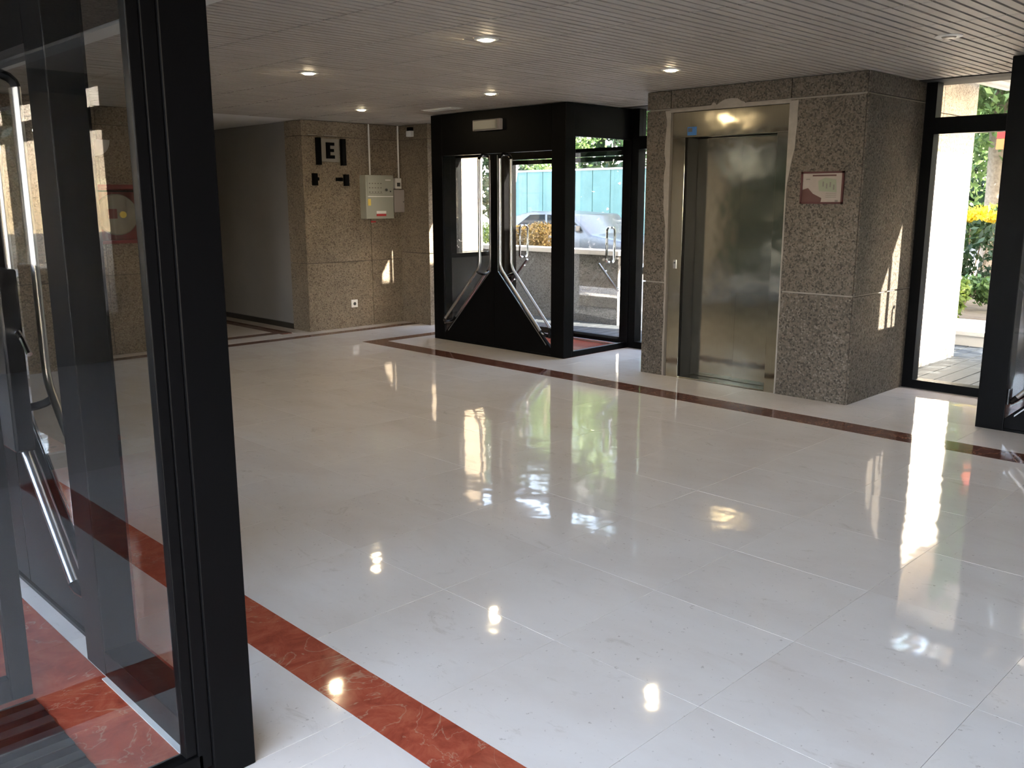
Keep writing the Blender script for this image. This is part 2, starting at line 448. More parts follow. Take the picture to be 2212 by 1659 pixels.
struct('trim_6', bx(7.9, 8.36, 5.29, 9.34, 2.602, 2.609).box(7.9, 8.36, -3.0, 3.21, 2.602, 2.609), VOID)
struct('roof', bx(-.6, 8.4, -5.2, 13.7, 2.82, 14.0), CONCRETE)

# ------------------------------------------------------------------ back wall (granite, joints dark)
wb = struct('wall_back', bx(6.205, 7.70, 9.94, 10.3, 0, 2.82).box(7.70, 8.62, 9.35, 10.3, 0, 2.82), DARKJOINT)
def gp(parent, *a): return make('granite_panel', bx(*a), GRANB if parent.name.startswith(('wall_back', 'wall_left')) else GRANSUN if parent.name.startswith('pillar') else DARKSTONE if parent.name == 'wall_near' else GRAN, parent=parent)
Zs = [(0, .857), (.865, 2.416), (2.424, 2.604)]
for z0, z1 in Zs:
    gp(wb, 6.20, 7.176, 9.92, 9.94, z0, z1); gp(wb, 7.184, 7.70, 9.92, 9.94, z0, z1)
    gp(wb, 6.185, 6.205, 9.921, 10.31, z0, z1)
for z0, z1 in ((0, .945), (.955, 2.416), (2.424, 2.604)):
    gp(wb, 7.68, 7.70, 9.331, 9.92, z0, z1); gp(wb, 7.681, 8.09, 9.33, 9.35, z0, z1); gp(wb, 8.17, 8.64, 9.33, 9.35, z0, z1)
for x0, x1 in ((6.27, 6.385), (6.50, 6.70)):
    make('mortar_chip', bx(x0, x1, 9.914, 9.92, 2.428, 2.442), MORTAR, parent=wb)
# back wall left of the corridor
wl = struct('wall_left', bx(3.05, 4.43, 9.94, 10.3, 0, 2.82).box(XN, 3.03, 9.40, 10.3, 0, 2.605).box(4.25, 4.43, 10.3, 13.5, 0, 2.6), DARKJOINT)
for z0, z1 in Zs:
    gp(wl, 3.05, 3.736, 9.92, 9.94, z0, z1); gp(wl, 3.744, 4.45, 9.92, 9.94, z0, z1)
    gp(wl, 4.43, 4.45, 9.94, 10.31, z0, z1)
    gp(wl, 3.03, 3.05, 9.38, 9.92, z0, z1)
    for a, b_ in zip(lin(XN, 3.03, 4), lin(XN, 3.03, 4)[1:]): gp(wl, a + .003, b_ - .003, 9.38, 9.40, z0, z1)
# corridor
struct('wall_corridor', bx(6.20, 6.4, 10.31, 13.5, 0, 2.605), GREYPAINT)
struct('wall_corridor_end', bx(4.25, 6.4, 13.5, 13.7, 0, 2.7), GREYPAINT)
struct('baseboard_corridor', bx(6.185, 6.20, 10.32, 13.5, 0, .07), DARKREVEAL)
# south end of the hall, behind the camera, closed
struct('wall_added_wing', bx(-.6, 8.4, -30, -5.25, -.1, 14.0), CONCRETE)  # unseen wing added to keep the sun off the street trees
struct('wall_front', bx(-.5, 8.3, -5.2, -5.0, 0, 2.82), DARKJOINT)

# ------------------------------------------------------------------ lift core (granite, joints pale)
wr = struct('wall_right', bx(7.0, 8.35, 3.22, 3.84, 0, 2.605).box(7.0, 8.35, 5.03, 5.27, 0, 2.605).box(7.0, 8.35, 3.84, 5.03, 2.42, 2.605).box(7.75, 8.35, 3.84, 5.03, 0, 2.42), MORTAR)
Zr = [(0, .876), (.890, 2.436), (2.452, 2.604)]
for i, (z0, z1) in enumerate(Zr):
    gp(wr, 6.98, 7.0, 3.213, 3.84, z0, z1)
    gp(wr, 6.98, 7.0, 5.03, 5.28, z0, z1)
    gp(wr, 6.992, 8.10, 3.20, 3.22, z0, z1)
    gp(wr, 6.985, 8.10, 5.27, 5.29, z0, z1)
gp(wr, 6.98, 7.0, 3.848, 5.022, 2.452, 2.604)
random.seed(3)
def rough_strip(y0, w_of_z, z0, z1, n=26):
    left = [(y0, z0 + (z1 - z0) * i / n) for i in range(n + 1)]
    right = [(y0 + w_of_z(z0 + (z1 - z0) * i / n) * random.uniform(.75, 1.25), z0 + (z1 - z0) * i / n) for i in range(n + 1)]
    return left + right[::-1]
make('mortar_strip', MB().prism(rough_strip(5.018, lambda z: .02 + .035 * max(0, min(1, (z - 1.2) / .5)), 0.0, 2.43), 'x', 6.975, 6.981), MORTAR, parent=wr)
make('mortar_strip', MB().prism(rough_strip(3.852, lambda z: -(.012 + .05 * max(0, min(1, (z - 1.75) / .35))), 0.0, 2.43), 'x', 6.975, 6.981), MORTAR, parent=wr)
make('mortar_strip', MB().prism([(5.03, 2.412), (3.84, 2.412), (3.84, 2.437), (4.26, 2.441), (4.27, 2.452), (4.31, 2.466), (4.34, 2.487), (4.40, 2.492), (4.46, 2.487), (4.50, 2.472), (4.53, 2.455), (4.545, 2.447),
     (4.56, 2.466), (4.58, 2.470), (4.595, 2.452), (4.61, 2.441), (5.03, 2.434)], 'x', 6.974, 6.981), MORTAR, parent=wr)

# the lift
lift = thing('elevator', (7.05, 4.435, 0), 'stainless steel elevator with two sliding door panels set in speckled granite', 'elevator')
make('header', bx(6.985, 7.10, 3.85, 5.0, 2.19, 2.41), STEEL, lift, bevel=.003)
make('frame', bx(6.985, 7.25, 4.862, 4.998, 0, 2.188), STEEL, lift, bevel=.003)
make('frame', bx(6.985, 7.25, 3.852, 3.955, 0, 2.188), STEEL, lift, bevel=.003)
make('side_jamb', bx(6.982, 7.3, 4.999, 5.028, 0, 2.412), BROWNJAMB, lift)
make('side_jamb', bx(6.982, 7.3, 3.842, 3.851, 0, 2.412), BROWNJAMB, lift)
make('reveal', bx(7.005, 7.3, 4.846, 4.861, 0, 2.188), BLACK, lift)
make('door_panel', bx(7.165, 7.195, 4.383, 4.845, .012, 2.188), STEEL, lift, bevel=.002)
make('door_panel', bx(7.150, 7.180, 3.957, 4.377, .012, 2.188), STEEL, lift, bevel=.002)
make('sill', bx(7.0, 7.3, 3.957, 4.86, 0, .011), STEEL, lift)
make('shaft_back', bx(7.3, 7.32, 3.85, 5.0, 0, 2.41), DARKREVEAL, lift)
lb = make('label_plate', bx(6.982, 6.985, 4.745, 4.842, 2.205, 2.278), BLUE, lift); lb['label'] = 'small blue sticker'
make('print', bx(6.9812, 6.982, 4.79, 4.835, 2.235, 2.268), PANELDARK, lb)
cb = make('call_button', bx(6.978, 6.985, 4.915, 4.945, 1.02, 1.10), POLISH, lift)
make('button', MB().lathe([(.008, 0), (.008, .004)], (6.974, 4.93, 1.075), 'x', 12), PANELDARK, cb)

# notice on the granite
nt_ = thing('wall_notice', (6.97, 3.526, 1.737), 'framed evacuation notice in dark red frame on granite beside elevator', 'notice')
fr = MB()
for a in ((3.345, 3.360, 1.61, 1.864), (3.693, 3.708, 1.61, 1.864), (3.345, 3.708, 1.61, 1.624), (3.345, 3.708, 1.849, 1.864)): fr.box(6.962, 6.980, a[0], a[1], a[2], a[3])
make('frame', fr, DKRED, nt_)
make('sheet', bx(6.970, 6.979, 3.36, 3.693, 1.624, 1.849), PAPER, nt_)
make('printed_title', bx(6.9685, 6.970, 3.41, 3.61, 1.826, 1.838), PRINTBROWN, nt_)
make('printed_corner', MB().prism([(3.693, 1.624), (3.53, 1.624), (3.525, 1.655), (3.60, 1.69), (3.645, 1.735), (3.69, 1.722), (3.693, 1.722)], 'x', 6.9685, 6.970), PRINTBROWN, nt_)
pl = MB().prism([(3.40, 1.70), (3.55, 1.71), (3.56, 1.79), (3.50, 1.815), (3.41, 1.80)], 'x', 6.9688, 6.970)
make('printed_plan', pl, PRINTGREEN, nt_)
ln = MB()
for yy, z0 in ((3.42, 1.72), (3.45, 1.74), (3.48, 1.73), (3.51, 1.745)): ln.box(6.9680, 6.9688, yy, yy + .012, z0, z0 + .04)
for z0 in (1.66, 1.675, 1.69): ln.box(6.9680, 6.9688, 3.40, 3.49, z0, z0 + .004)
ln.box(6.9680, 6.9688, 3.63, 3.665, 1.80, 1.808); ln.box(6.9680, 6.9688, 3.385, 3.41, 1.625, 1.64)
make('printed_lines', ln, PRINTGREY, nt_, kind='stuff')

# ------------------------------------------------------------------ vestibules
def bar_path(y_c, sg, x, dtop=.165, zb=.915, dbot=.775, zbot=.275, ztop=2.08):
    P = [(x, y_c + sg * dtop, ztop), (x, y_c + sg * dtop, zb + .07)]
    p0, p1, p2 = Vector((dtop, zb + .07)), Vector((dtop, zb)), Vector((dbot, zbot))
    q = p1 + (p2 - p1).normalized() * .07
    for i in range(1, 6):
        t = i / 6; r = p0 * (1 - t) ** 2 + p1 * 2 * t * (1 - t) + q * t * t
        P.append((x, y_c + sg * r.x, r.y))
    P += [(x, y_c + sg * q.x, q.y), (x, y_c + sg * dbot, zbot)]
    return P
def ubend(y, z, x0, x1, dy, dz, depth):
    P = []
    for i in range(9):
        a = math.pi * i / 8; xm = (x0 + x1) / 2; h = (x1 - x0) / 2
        P.append((xm - h * math.cos(a), y + dy * depth * math.sin(a), z + dz * depth * math.sin(a)))
    return P
def door_leaf(root, xf, y_c, sg, wdt, sd):
    """leaf from the meeting line y_c outwards (sg = +1 / -1), glass with a black kick panel whose edge runs diagonally"""
    y1 = y_c + sg * .003; yh = y_c + sg * wdt
    d = lambda k: y_c + sg * k
    x0, x1 = xf - .018, xf + .018
    kick = MB().prism([(y1, .022), (yh, .022), (yh, .095), (d(.055), .86), (d(.055), 2.125), (y1, 2.125)], 'x', x0, x1)
    leaf = make('door_leaf', kick, BLACK, root, bevel=.0025)
    make('glass_pane', MB().prism([(yh, .095), (yh, 2.135), (d(.055), 2.135), (d(.055), .86)], 'x', xf - .005, xf + .005), GLASS, leaf)
    pth = [(xf, d(.055), 2.12), (xf, d(.055), .86), (xf, yh - sg * .02, .115)]
    tr = MB()
    for xx in (x0 - .003, x1 + .003):
        tr.prism([(d(.058), 2.12), (d(.067), 2.12), (d(.067), .867), (d(.80), .128), (d(.80), .116), (d(.058), .862)], 'x', xx - .002, xx + .002)
    make('edge_trim', tr, CHROME, leaf)
    for xx in (xf - .085, xf + .085):
        make('push_bar', MB().tube(bar_path(y_c, sg, xx), .0165, 10), CHROME, leaf, smooth=True)
    dv = Vector((sg * .61, -.64)).normalized(); pn = Vector((-sg * .64, -.61)).normalized()
    c1 = MB().tube(ubend(d(.165), 2.08, xf - .085, xf + .085, 0, 1, .05), .0185, 8)
    make('bar_connector', c1, BLACKP, leaf, smooth=True)
    q = Vector((d(.165), .915)) + dv * .075
    make('bar_connector', MB().tube(ubend(q.x, q.y, xf - .085, xf + .085, pn.x, pn.y, .055), .0165, 8), BLACKP, leaf, smooth=True)
    make('bar_connector', MB().tube(ubend(d(.775), .275, xf - .085, xf + .085, dv.x, dv.y, .075), .0195, 8), BLACKP, leaf, smooth=True)
    make('hinge', MB().lathe([(.013, 0), (.013, .11)], (xf - sd * .024, yh - sg * .012, .2), 'z', 10), BLACKP, leaf)
    return leaf
def outer_leaf(root, xf, y_c, sg, wdt):
    d = lambda k: y_c + sg * k
    f = MB()
    ya, yb = sorted((d(.004), d(wdt)))
    f.box(xf - .02, xf + .02, ya, ya + .03, .02, 2.12); f.box(xf - .02, xf + .02, yb - .03, yb, .02, 2.12)
    f.box(xf - .02, xf + .02, ya, yb, .02, .09); f.box(xf - .02, xf + .02, ya, yb, 2.07, 2.12)
    leaf = make('outer_door', f, BLACK, root)
    make('glass_pane', bx(xf - .004, xf + .004, ya + .03, yb - .03, .09, 2.07), GLASS, leaf)
    for s_ in (-1, 1):
        xx = xf + s_ * .07
        P = [(xf + s_ * .02, d(.70), 1.33), (xx - s_ * .02, d(.70), 1.33), (xx, d(.70), 1.305), (xx, d(.70), .965), (xx - s_ * .02, d(.70), .94), (xf + s_ * .02, d(.70), .94)]
        make('pull_handle', MB().tube(P, .014, 10), POLISH, leaf, smooth=True)
    make('push_rail', MB().tube([(xf - .06, d(.58), .92), (xf - .06, d(.87), .62)], .014, 8).tube([(xf - .06, d(.66), .837), (xf - .02, d(.66), .837)], .01, 8).tube([(xf - .06, d(.84), .65), (xf - .02, d(.84), .65)], .01, 8), CHROME, leaf, smooth=True)
    return leaf

def far_vestibule(y0, label, xr=8.05):
    xf = 7.0; yl = y0 + 2.11; yc = y0 + 1.055; xb = 8.18
    r = thing('entrance_vestibule', (xf, yc, 0), label, 'vestibule')
    for a in ((xf - .02, xf + .11, y0, y0 + .19), (xf - .02, xf + .11, yl - .19, yl), (8.05, 8.26, y0, y0 + .12), (xr, xr + .21, yl - .12, yl)):
        make('post', bx(*a, 0, 2.60), BLACK, r, bevel=.004)
    make('stile', bx(xf + .11, xf + .145, y0 + .012, y0 + .05, .06, 2.28), BLACK, r)
    h = make('header', bx(xf - .02, xf + .05, y0 + .19, yl - .19, 2.142, 2.60), BLACK, r)
    make('side_header', bx(xf + .11, 8.05, y0 + .005, y0 + .06, 2.28, 2.60), BLACK, r)
    make('side_header', bx(xf + .11, xr, yl - .06, yl - .005, 2.28, 2.60), BLACK, r)
    make('outer_header', bx(8.12, 8.2, y0 + .12, yl - .12, 2.13, 2.22), BLACK, r)
    make('outer_fascia', bx(8.12, 8.2, y0 + .12, yl - .12, 2.36, 2.60), BLACK, r)
    make('transom_pane', bx(8.155, 8.163, y0 + .12, yl - .12, 2.22, 2.36), GLASS, r)
    make('inner_ceiling', bx(xf + .05, 8.12, y0 + .06, yl - .06, 2.37, 2.42), WHITECEIL, r)
    make('roof_panel', bx(xf + .05, 8.12, y0 + .06, yl - .06, 2.56, 2.60), BLACK, r)
    make('bottom_rail', bx(xf + .11, 8.05, y0 + .01, y0 + .055, 0, .06), BLACK, r)
    make('glass_pane', bx(xf + .11, 8.05, y0 + .028, y0 + .036, .06, 2.28), GLASS, r)
    make('bottom_rail', bx(xf + .11, xr, yl - .055, yl - .01, 0, .06), BLACK, r)
    make('middle_rail', bx(xf + .11, xr, yl - .055, yl - .01, .96, 1.01), BLACK, r)
    make('stile', bx(xf + .19, xf + .31, yl - .05, yl - .012, 1.01, 2.28), BLACK, r)
    make('kick_panel', bx(xf + .11, xr, yl - .045, yl - .025, .06, .96), BLACKP, r)
    make('glass_pane', bx(xf + .11, xr, yl - .036, yl - .028, 1.01, 2.28), GLASS, r)
    make('threshold', bx(xf - .015, xf + .03, y0 + .19, yl - .19, 0, .018), BLACK, r)
    wd = 1.055 - .193
    door_leaf(r, xf, yc, 1, wd, 1); door_leaf(r, xf, yc, -1, wd, 1)
    outer_leaf(r, 8.16, yc, 1, 1.055 - .122); outer_leaf(r, 8.16, yc, -1, 1.055 - .122)
    return r
v1 = far_vestibule(6.30, 'black framed glass entrance vestibule between granite back wall and elevator, emergency lamp above doors')
v2 = far_vestibule(.10, 'black framed glass vestibule at the right edge, beside the tall window', 8.19)

# emergency lamp over the doors of the far vestibule
el = thing('emergency_light', (6.98, 7.417, 2.44), 'dim rectangular emergency light on black header above vestibule doors', 'lamp')
make('housing', bx(6.93, 6.978, 7.205, 7.635, 2.385, 2.50), CABGREY, el, bevel=.006)
make('diffuser', bx(6.905, 6.932, 7.24, 7.60, 2.392, 2.493), DIMLENS, el, bevel=.008)

# near vestibule, seen through its side pane
xo, xi = 1.155, 1.03      # outer and inner face of its front
nv = thing('entrance_vestibule', (1.1, 3.7, 0), 'near black framed glass vestibule filling the left edge, seen through its side pane', 'vestibule')
HV = 2.60
make('post', bx(1.026, xo, 2.264, 2.40, 0, HV), BLACK, nv, bevel=.004)
make('stile', bx(.985, 1.026, 2.272, 2.33, .05, 2.42), BLACK, nv, bevel=.003)
make('stile', bx(.952, .985, 2.278, 2.318, .1, 2.42), BLACK, nv, bevel=.003)
make('bottom_rail', bx(XN + .05, 1.0, 2.272, 2.325, 0, .098), BLACK, nv, bevel=.003)
make('side_header', bx(XN + .05, 1.03, 2.272, 2.33, 2.42, HV), BLACK, nv)
make('glass_pane', bx(XN + .05, .953, 2.295, 2.303, .098, 2.42), GLASS, nv)
make('post', bx(xi, xo, 3.085, 3.265, 0, HV), BLACK, nv, bevel=.004)
make('bottom_rail', bx(xi, xo, 2.40, 3.085, 0, .10), BLACK, nv, bevel=.003)
make('side_header', bx(xi, xo, 2.40, 3.085, 2.42, HV), BLACK, nv)
make('glass_pane', bx(1.088, 1.096, 2.40, 3.085, .10, 2.42), GLASS, nv)
YC3 = 4.115
make('post', bx(xi, xo, 4.965, 5.145, 0, HV), BLACK, nv, bevel=.004)
make('header', bx(xi, xo, 3.265, 4.965, 2.142, 2.60), BLACK, nv)
make('bottom_rail', bx(xi, xo, 5.145, 5.83, 0, .10), BLACK, nv)
make('glass_pane', bx(1.088, 1.096, 5.145, 5.83, .10, 2.42), GLASS, nv)
make('side_header', bx(xi, xo, 5.145, 5.83, 2.42, HV), BLACK, nv)
make('post', bx(1.026, xo, 5.83, 5.966, 0, HV), BLACK, nv)
make('threshold', bx(1.09, 1.14, 3.265, 4.965, 0, .016), BLACK, nv)
make('roof_panel', bx(XN + .05, xi, 2.33, 5.9, 2.40, 2.46), BLACK, nv)
make('glass_pane', bx(XN + .05, 1.02, 5.90, 5.908, .098, 2.42), GLASS, nv)
make('bottom_rail', bx(XN + .05, 1.02, 5.88, 5.93, 0, .098), BLACK, nv)
lf = door_leaf(nv, 1.118, YC3, -1, .848, -1); door_leaf(nv, 1.118, YC3, 1, .848, -1)
lk = make('lock_box', bx(.99, 1.062, 3.70, 4.05, .70, 1.40), BLACKP, lf, bevel=.01)
make('lever_handle', MB().tube([(1.03, 3.72, 1.17), (1.03, 3.655, 1.17), (1.03, 3.60, 1.145), (1.03, 3.545, 1.10)], .011, 8), POLISH, lf, smooth=True)

# outer leaf standing open inside it, and the mat it stands over
f = MB()
f.box(.735, .80, 3.11, 3.15, .02, 2.12); f.box(-.12, -.06, 3.11, 3.15, .02, 2.12); f.box(-.06, .735, 3.11, 3.15, .02, .10); f.box(-.06, .735, 3.11, 3.15, 2.05, 2.12)
ol_ = make('outer_door', f, BLACK, nv, bevel=.003)
make('glass_pane', bx(-.06, .735, 3.126, 3.134, .10, 2.05), GLASS, ol_)
mt = thing('door_mat', (.25, 2.72, 0), 'black rubber mat on the red marble floor inside the near vestibule', 'mat')
make('mat_base', bx(-.2, .80, 2.34, 3.10, .0005, .010), BLACKP, mt)
for k in range(8): make('mat_rib', bx(-.2, .80, 2.37 + k * .09, 2.41 + k * .09, .010, .014), COPPERDARK, mt)

# ------------------------------------------------------------------ facade glazing
def window(name, axis_x, y0, y1, zt=2.18, panes=1, top=2.605, stile=.09, dep=.12):
    f = MB(); x0, x1 = axis_x - dep / 2, axis_x + dep / 2
    f.box(x0, x1, y0, y0 + stile, 0, top); f.box(x0, x1, y1 - stile, y1, 0, top)
    f.box(x0, x1, y0 + stile, y1 - stile, 0, .075); f.box(x0, x1, y0 + stile, y1 - stile, zt, zt + .135)
    ys = lin(y0 + stile, y1 - stile, panes)
    for yy in ys[1:-1]: f.box(x0, x1, yy - .035, yy + .035, .075, top)
    w_ = struct(name, f, BLACK)
    for a, b_ in zip(ys, ys[1:]):
        make('pane', bx(axis_x - .004, axis_x + .004, a, b_, .075, zt), GLASS, w_)
        make('pane', bx(axis_x - .004, axis_x + .004, a, b_, zt + .135, top), GLASS, w_)
    return w_
window('window_1', 8.12, 2.215, 3.198)
window('window_2', 8.12, 5.292, 6.298)
window('window_3', 8.12, 8.412, 9.328)
struct('wall_right_end', bx(8.0, 8.3, -5.2, .095, 0, 2.605), GRAN)
window('window_4', XN, -5.0, 2.25, zt=2.25, panes=6)
w6 = window('window_5', XN, 2.27, 5.50, zt=2.14, panes=4)
for a, b_ in zip(lin(2.36, 5.41, 4), lin(2.36, 5.41, 4)[1:]): make('kick_panel', bx(XN - .02, XN + .02, a + .03, b_ - .03, .07, .86), BLACK, w6)  # solid panels added to block daylight and darken the near vestibule floor
window('window_6', XN, 7.40, 9.38, zt=2.42, panes=2)
wn = struct('wall_near', bx(XN - .15, XN + .10, 5.52, 7.39, 0, 2.605), DARKJOINT)
for z0, z1 in Zs:
    gp(wn, XN + .10, XN + .12, 5.522, 6.44, z0, z1); gp(wn, XN + .10, XN + .12, 6.448, 7.388, z0, z1)

# ------------------------------------------------------------------ things on the walls
def dl(x, y, label, lit=True):
    d = thing('downlight', (x, y, ZC), label, 'lamp', 'recessed ceiling downlights')
    make('ring', MB().lathe([(.044, -.003), (.070, -.004), (.078, 0), (.078, .004), (.044, .004), (.044, -.003)], (x, y, ZC - .003), 'z', 28), TRIMW, d, smooth=True)
    make('reflector', MB().lathe([(.020, -.012), (.034, -.010), (.041, -.005), (.043, 0), (.043, .003)], (x, y, ZC - .003), 'z', 24), LAMPGLOW if lit else DIMLENS, d)
    return d
dl(3.985, 4.255, 'lit recessed downlight nearest the camera, in the middle of the slatted ceiling')
dl(4.02, 6.30, 'lit recessed downlight at the left, next to the black post')
dl(6.01, 8.41, 'lit recessed downlight farthest away, near the granite back wall')
dl(5.98, 6.335, 'lit recessed downlight just in front of the vestibule header')
dl(5.90, 4.26, 'lit recessed downlight in front of the elevator')
dl(5.927, 2.246, 'unlit recessed downlight at the right, near the tall window', False)

av = thing('air_vent', (6.6, 7.75, ZC), 'narrow ceiling air vent in front of the black vestibule header', 'vent')
make('frame', bx(6.52, 6.70, 7.52, 8.02, ZC - .006, ZC - .0015), TRIMW, av)
for k in range(5): make('vent_slat', bx(6.54 + k * .03, 6.555 + k * .03, 7.54, 8.0, ZC - .012, ZC - .006), TRIMW, av)

es = thing('wall_emblem', (6.58, 9.91, 2.1), 'black letter E sign between upright bars on the granite back wall', 'sign')
for a in ((6.372, 6.425, 2.075, 2.405), (6.735, 6.79, 2.075, 2.400)): make('upright_bar', bx(a[0], a[1], 9.86, 9.915, a[2], a[3]), BLACK, es)
E = [(6.515, 2.155), (6.628, 2.155), (6.628, 2.195), (6.563, 2.195), (6.563, 2.235), (6.618, 2.235), (6.618, 2.272), (6.563, 2.272), (6.563, 2.312), (6.626, 2.312), (6.626, 2.350), (6.515, 2.350)]
make('letter', MB().prism(E, 'y', 9.872, 9.90), BLACK, es)
make('letter_plate', bx(6.445, 6.715, 9.900, 9.918, 2.115, 2.395), PLATEGREY, es)
e2 = thing('wall_emblem', (6.58, 9.91, 1.9), 'second row of small black bars under the letter E sign', 'sign')
for a in ((6.303, 6.362, 1.825, 1.972), (6.768, 6.828, 1.822, 1.965)): make('upright_bar', bx(a[0], a[1], 9.868, 9.915, a[2], a[3]), BLACK, e2)
for a in ((6.366, 6.40, 1.885, 1.925), (6.655, 6.668, 1.88, 1.925), (6.684, 6.697, 1.88, 1.925), (6.655, 6.697, 1.897, 1.906), (6.712, 6.725, 1.88, 1.925), (6.738, 6.751, 1.88, 1.925), (6.712, 6.751, 1.897, 1.906)):
    make('letter', bx(a[0], a[1], 9.895, 9.918, a[2], a[3]), BLACK, e2)

fp = thing('fire_alarm_panel', (7.24, 9.9, 1.68), 'grey green fire alarm panel with red label on granite back wall', 'panel')
make('body', bx(7.02, 7.466, 9.79, 9.92, 1.405, 1.962), PANELGREY, fp, bevel=.004)
make('control_face', bx(7.045, 7.45, 9.784, 9.791, 1.70, 1.945), PANELGREY, fp, bevel=.003)
make('ridge', bx(7.045, 7.45, 9.778, 9.791, 1.685, 1.697), WHITEP, fp)
pr = MB()
for k in range(5):
    for j in range(3): pr.box(7.07 + k * .045, 7.09 + k * .045, 9.7835, 9.785, 1.74 + j * .055, 1.752 + j * .055)
pr.box(7.07, 7.28, 9.7835, 9.785, 1.725, 1.729)
make('printed_marks', pr, PRINTGREY, fp, kind='stuff')
make('key_switch', MB().lathe([(.016, -.012), (.016, 0)], (7.345, 9.785, 1.775), 'y', 14), PANELDARK, fp)
make('key_switch', MB().lathe([(.010, -.008), (.010, 0)], (7.41, 9.785, 1.755), 'y', 12), PANELDARK, fp)
make('name_strip', bx(7.33, 7.42, 9.7825, 9.785, 1.895, 1.907), WHITEP, fp)
make('red_label', bx(7.18, 7.335, 9.787, 9.791, 1.438, 1.468), REDP, fp)
make('white_label', bx(7.18, 7.335, 9.787, 9.791, 1.470, 1.505), WHITEP, fp)
make('yellow_label', bx(7.05, 7.095, 9.787, 9.791, 1.575, 1.66), YEL, fp)
tag(make('wall_label', bx(7.18, 7.26, 9.917, 9.921, 1.355, 1.375), REDP), 'tiny red sticker on granite just below the fire alarm panel', 'label')

jb = thing('junction_cabinet', (7.65, 9.9, 1.63), 'small closed grey wall cabinet right of the fire alarm panel', 'cabinet')
make('body', bx(7.505, 7.675, 9.84, 9.92, 1.484, 1.78), CABGREY, jb)
make('door', bx(7.503, 7.677, 9.832, 9.84, 1.486, 1.778), CABGREY, jb, bevel=.003)
make('lock', MB().lathe([(.008, -.006), (.008, 0)], (7.66, 9.833, 1.62), 'y', 10), PANELDARK, jb)
cp = thing('alarm_call_point', (7.62, 9.9, 1.865), 'small white square alarm call point above the grey wall cabinet', 'alarm')
make('body', bx(7.555, 7.66, 9.865, 9.92, 1.79, 1.93), WHITEP, cp, bevel=.004)
make('button', bx(7.585, 7.635, 9.860, 9.866, 1.822, 1.872), PANELDARK, cp)
tag(make('cable_conduit', MB().tube([(7.178, 9.905, 1.963), (7.178, 9.905, 2.605)], .011, 8), WHITEP, smooth=True), 'white conduit running from fire alarm panel up to the ceiling', 'conduit')
tag(make('cable_conduit', MB().tube([(7.648, 9.905, 1.932), (7.648, 9.905, 2.605)], .011, 8), WHITEP, smooth=True), 'white conduit running from alarm call point up to the ceiling', 'conduit')
ms = thing('motion_sensor', (7.665, 9.7, 2.5), 'small white sensor with dark top high in the back wall corner', 'sensor')
make('body', bx(7.625, 7.679, 9.60, 9.70, 2.455, 2.53), WHITEP, ms, bevel=.006)
make('bracket', bx(7.635, 7.679, 9.61, 9.69, 2.53, 2.575), BLACKP, ms)
ol = thing('wall_outlet', (6.868, 9.915, .31), 'white wall socket low on the granite back wall', 'outlet')
make('plate', bx(6.82, 6.918, 9.908, 9.92, .26, .36), WHITEP, ol, bevel=.004)
make('socket', MB().lathe([(.022, -.003), (.022, 0)], (6.869, 9.908, .308), 'y', 14), PANELDARK, ol)

sc = thing('wall_sconce', (3.74, 9.9, 2.25), 'white half bowl wall sconce on granite seen through the near glass', 'lamp')
pts = []
sb = MB(); n_, m_ = 18, 8
for i in range(m_ + 1):
    ph = math.pi / 2 * i / m_
    for j in range(n_ + 1):
        a = math.pi * j / n_
        sb.v.append((3.72 + .145 * math.cos(a) * math.sin(ph + .0001), 9.918 - .12 * math.sin(a) * math.sin(ph), 2.262 - .16 * math.cos(ph)))
for i in range(m_):
    for j in range(n_): q = i * (n_ + 1) + j; sb.f.append((q, q + 1, q + n_ + 2, q + n_ + 1))
sb.f.append(tuple(m_ * (n_ + 1) + j for j in range(n_ + 1)))
make('bowl', sb, OPAL, sc, smooth=True)
make('wall_plate', bx(3.66, 3.78, 9.912, 9.92, 2.13, 2.25), WHITEP, sc)

hc = thing('fire_hose_cabinet', (3.86, 9.9, 1.5), 'red fire hose cabinet with round white reel behind near glass', 'cabinet')
make('back', bx(3.58, 4.14, 9.90, 9.92, 1.20, 1.81), DKRED2, hc)
fr = MB()
for a in ((3.58, 3.61, 1.20, 1.81), (4.11, 4.14, 1.20, 1.81), (3.61, 4.11, 1.20, 1.235), (3.61, 4.11, 1.765, 1.81)): fr.box(a[0], a[1], 9.78, 9.90, a[2], a[3])
make('frame', fr, DKRED2, hc)
make('door_bar', bx(3.61, 4.11, 9.80, 9.83, 1.735, 1.752), BLACK, hc)
rl = make('hose_reel', MB().lathe([(.205, -.06), (.215, -.05), (.215, -.01), (.205, 0)], (3.86, 9.895, 1.50), 'y', 30), PLATEGREY, hc)
make('hub', MB().lathe([(.035, -.02), (.035, 0)], (3.91, 9.835, 1.50), 'y', 14), YEL, rl)
make('red_plate', bx(3.76, 3.85, 9.825, 9.836, 1.46, 1.56), DKRED2, rl)
make('cabinet_glass', bx(3.61, 4.11, 9.785, 9.79, 1.235, 1.735), GLASS, hc)

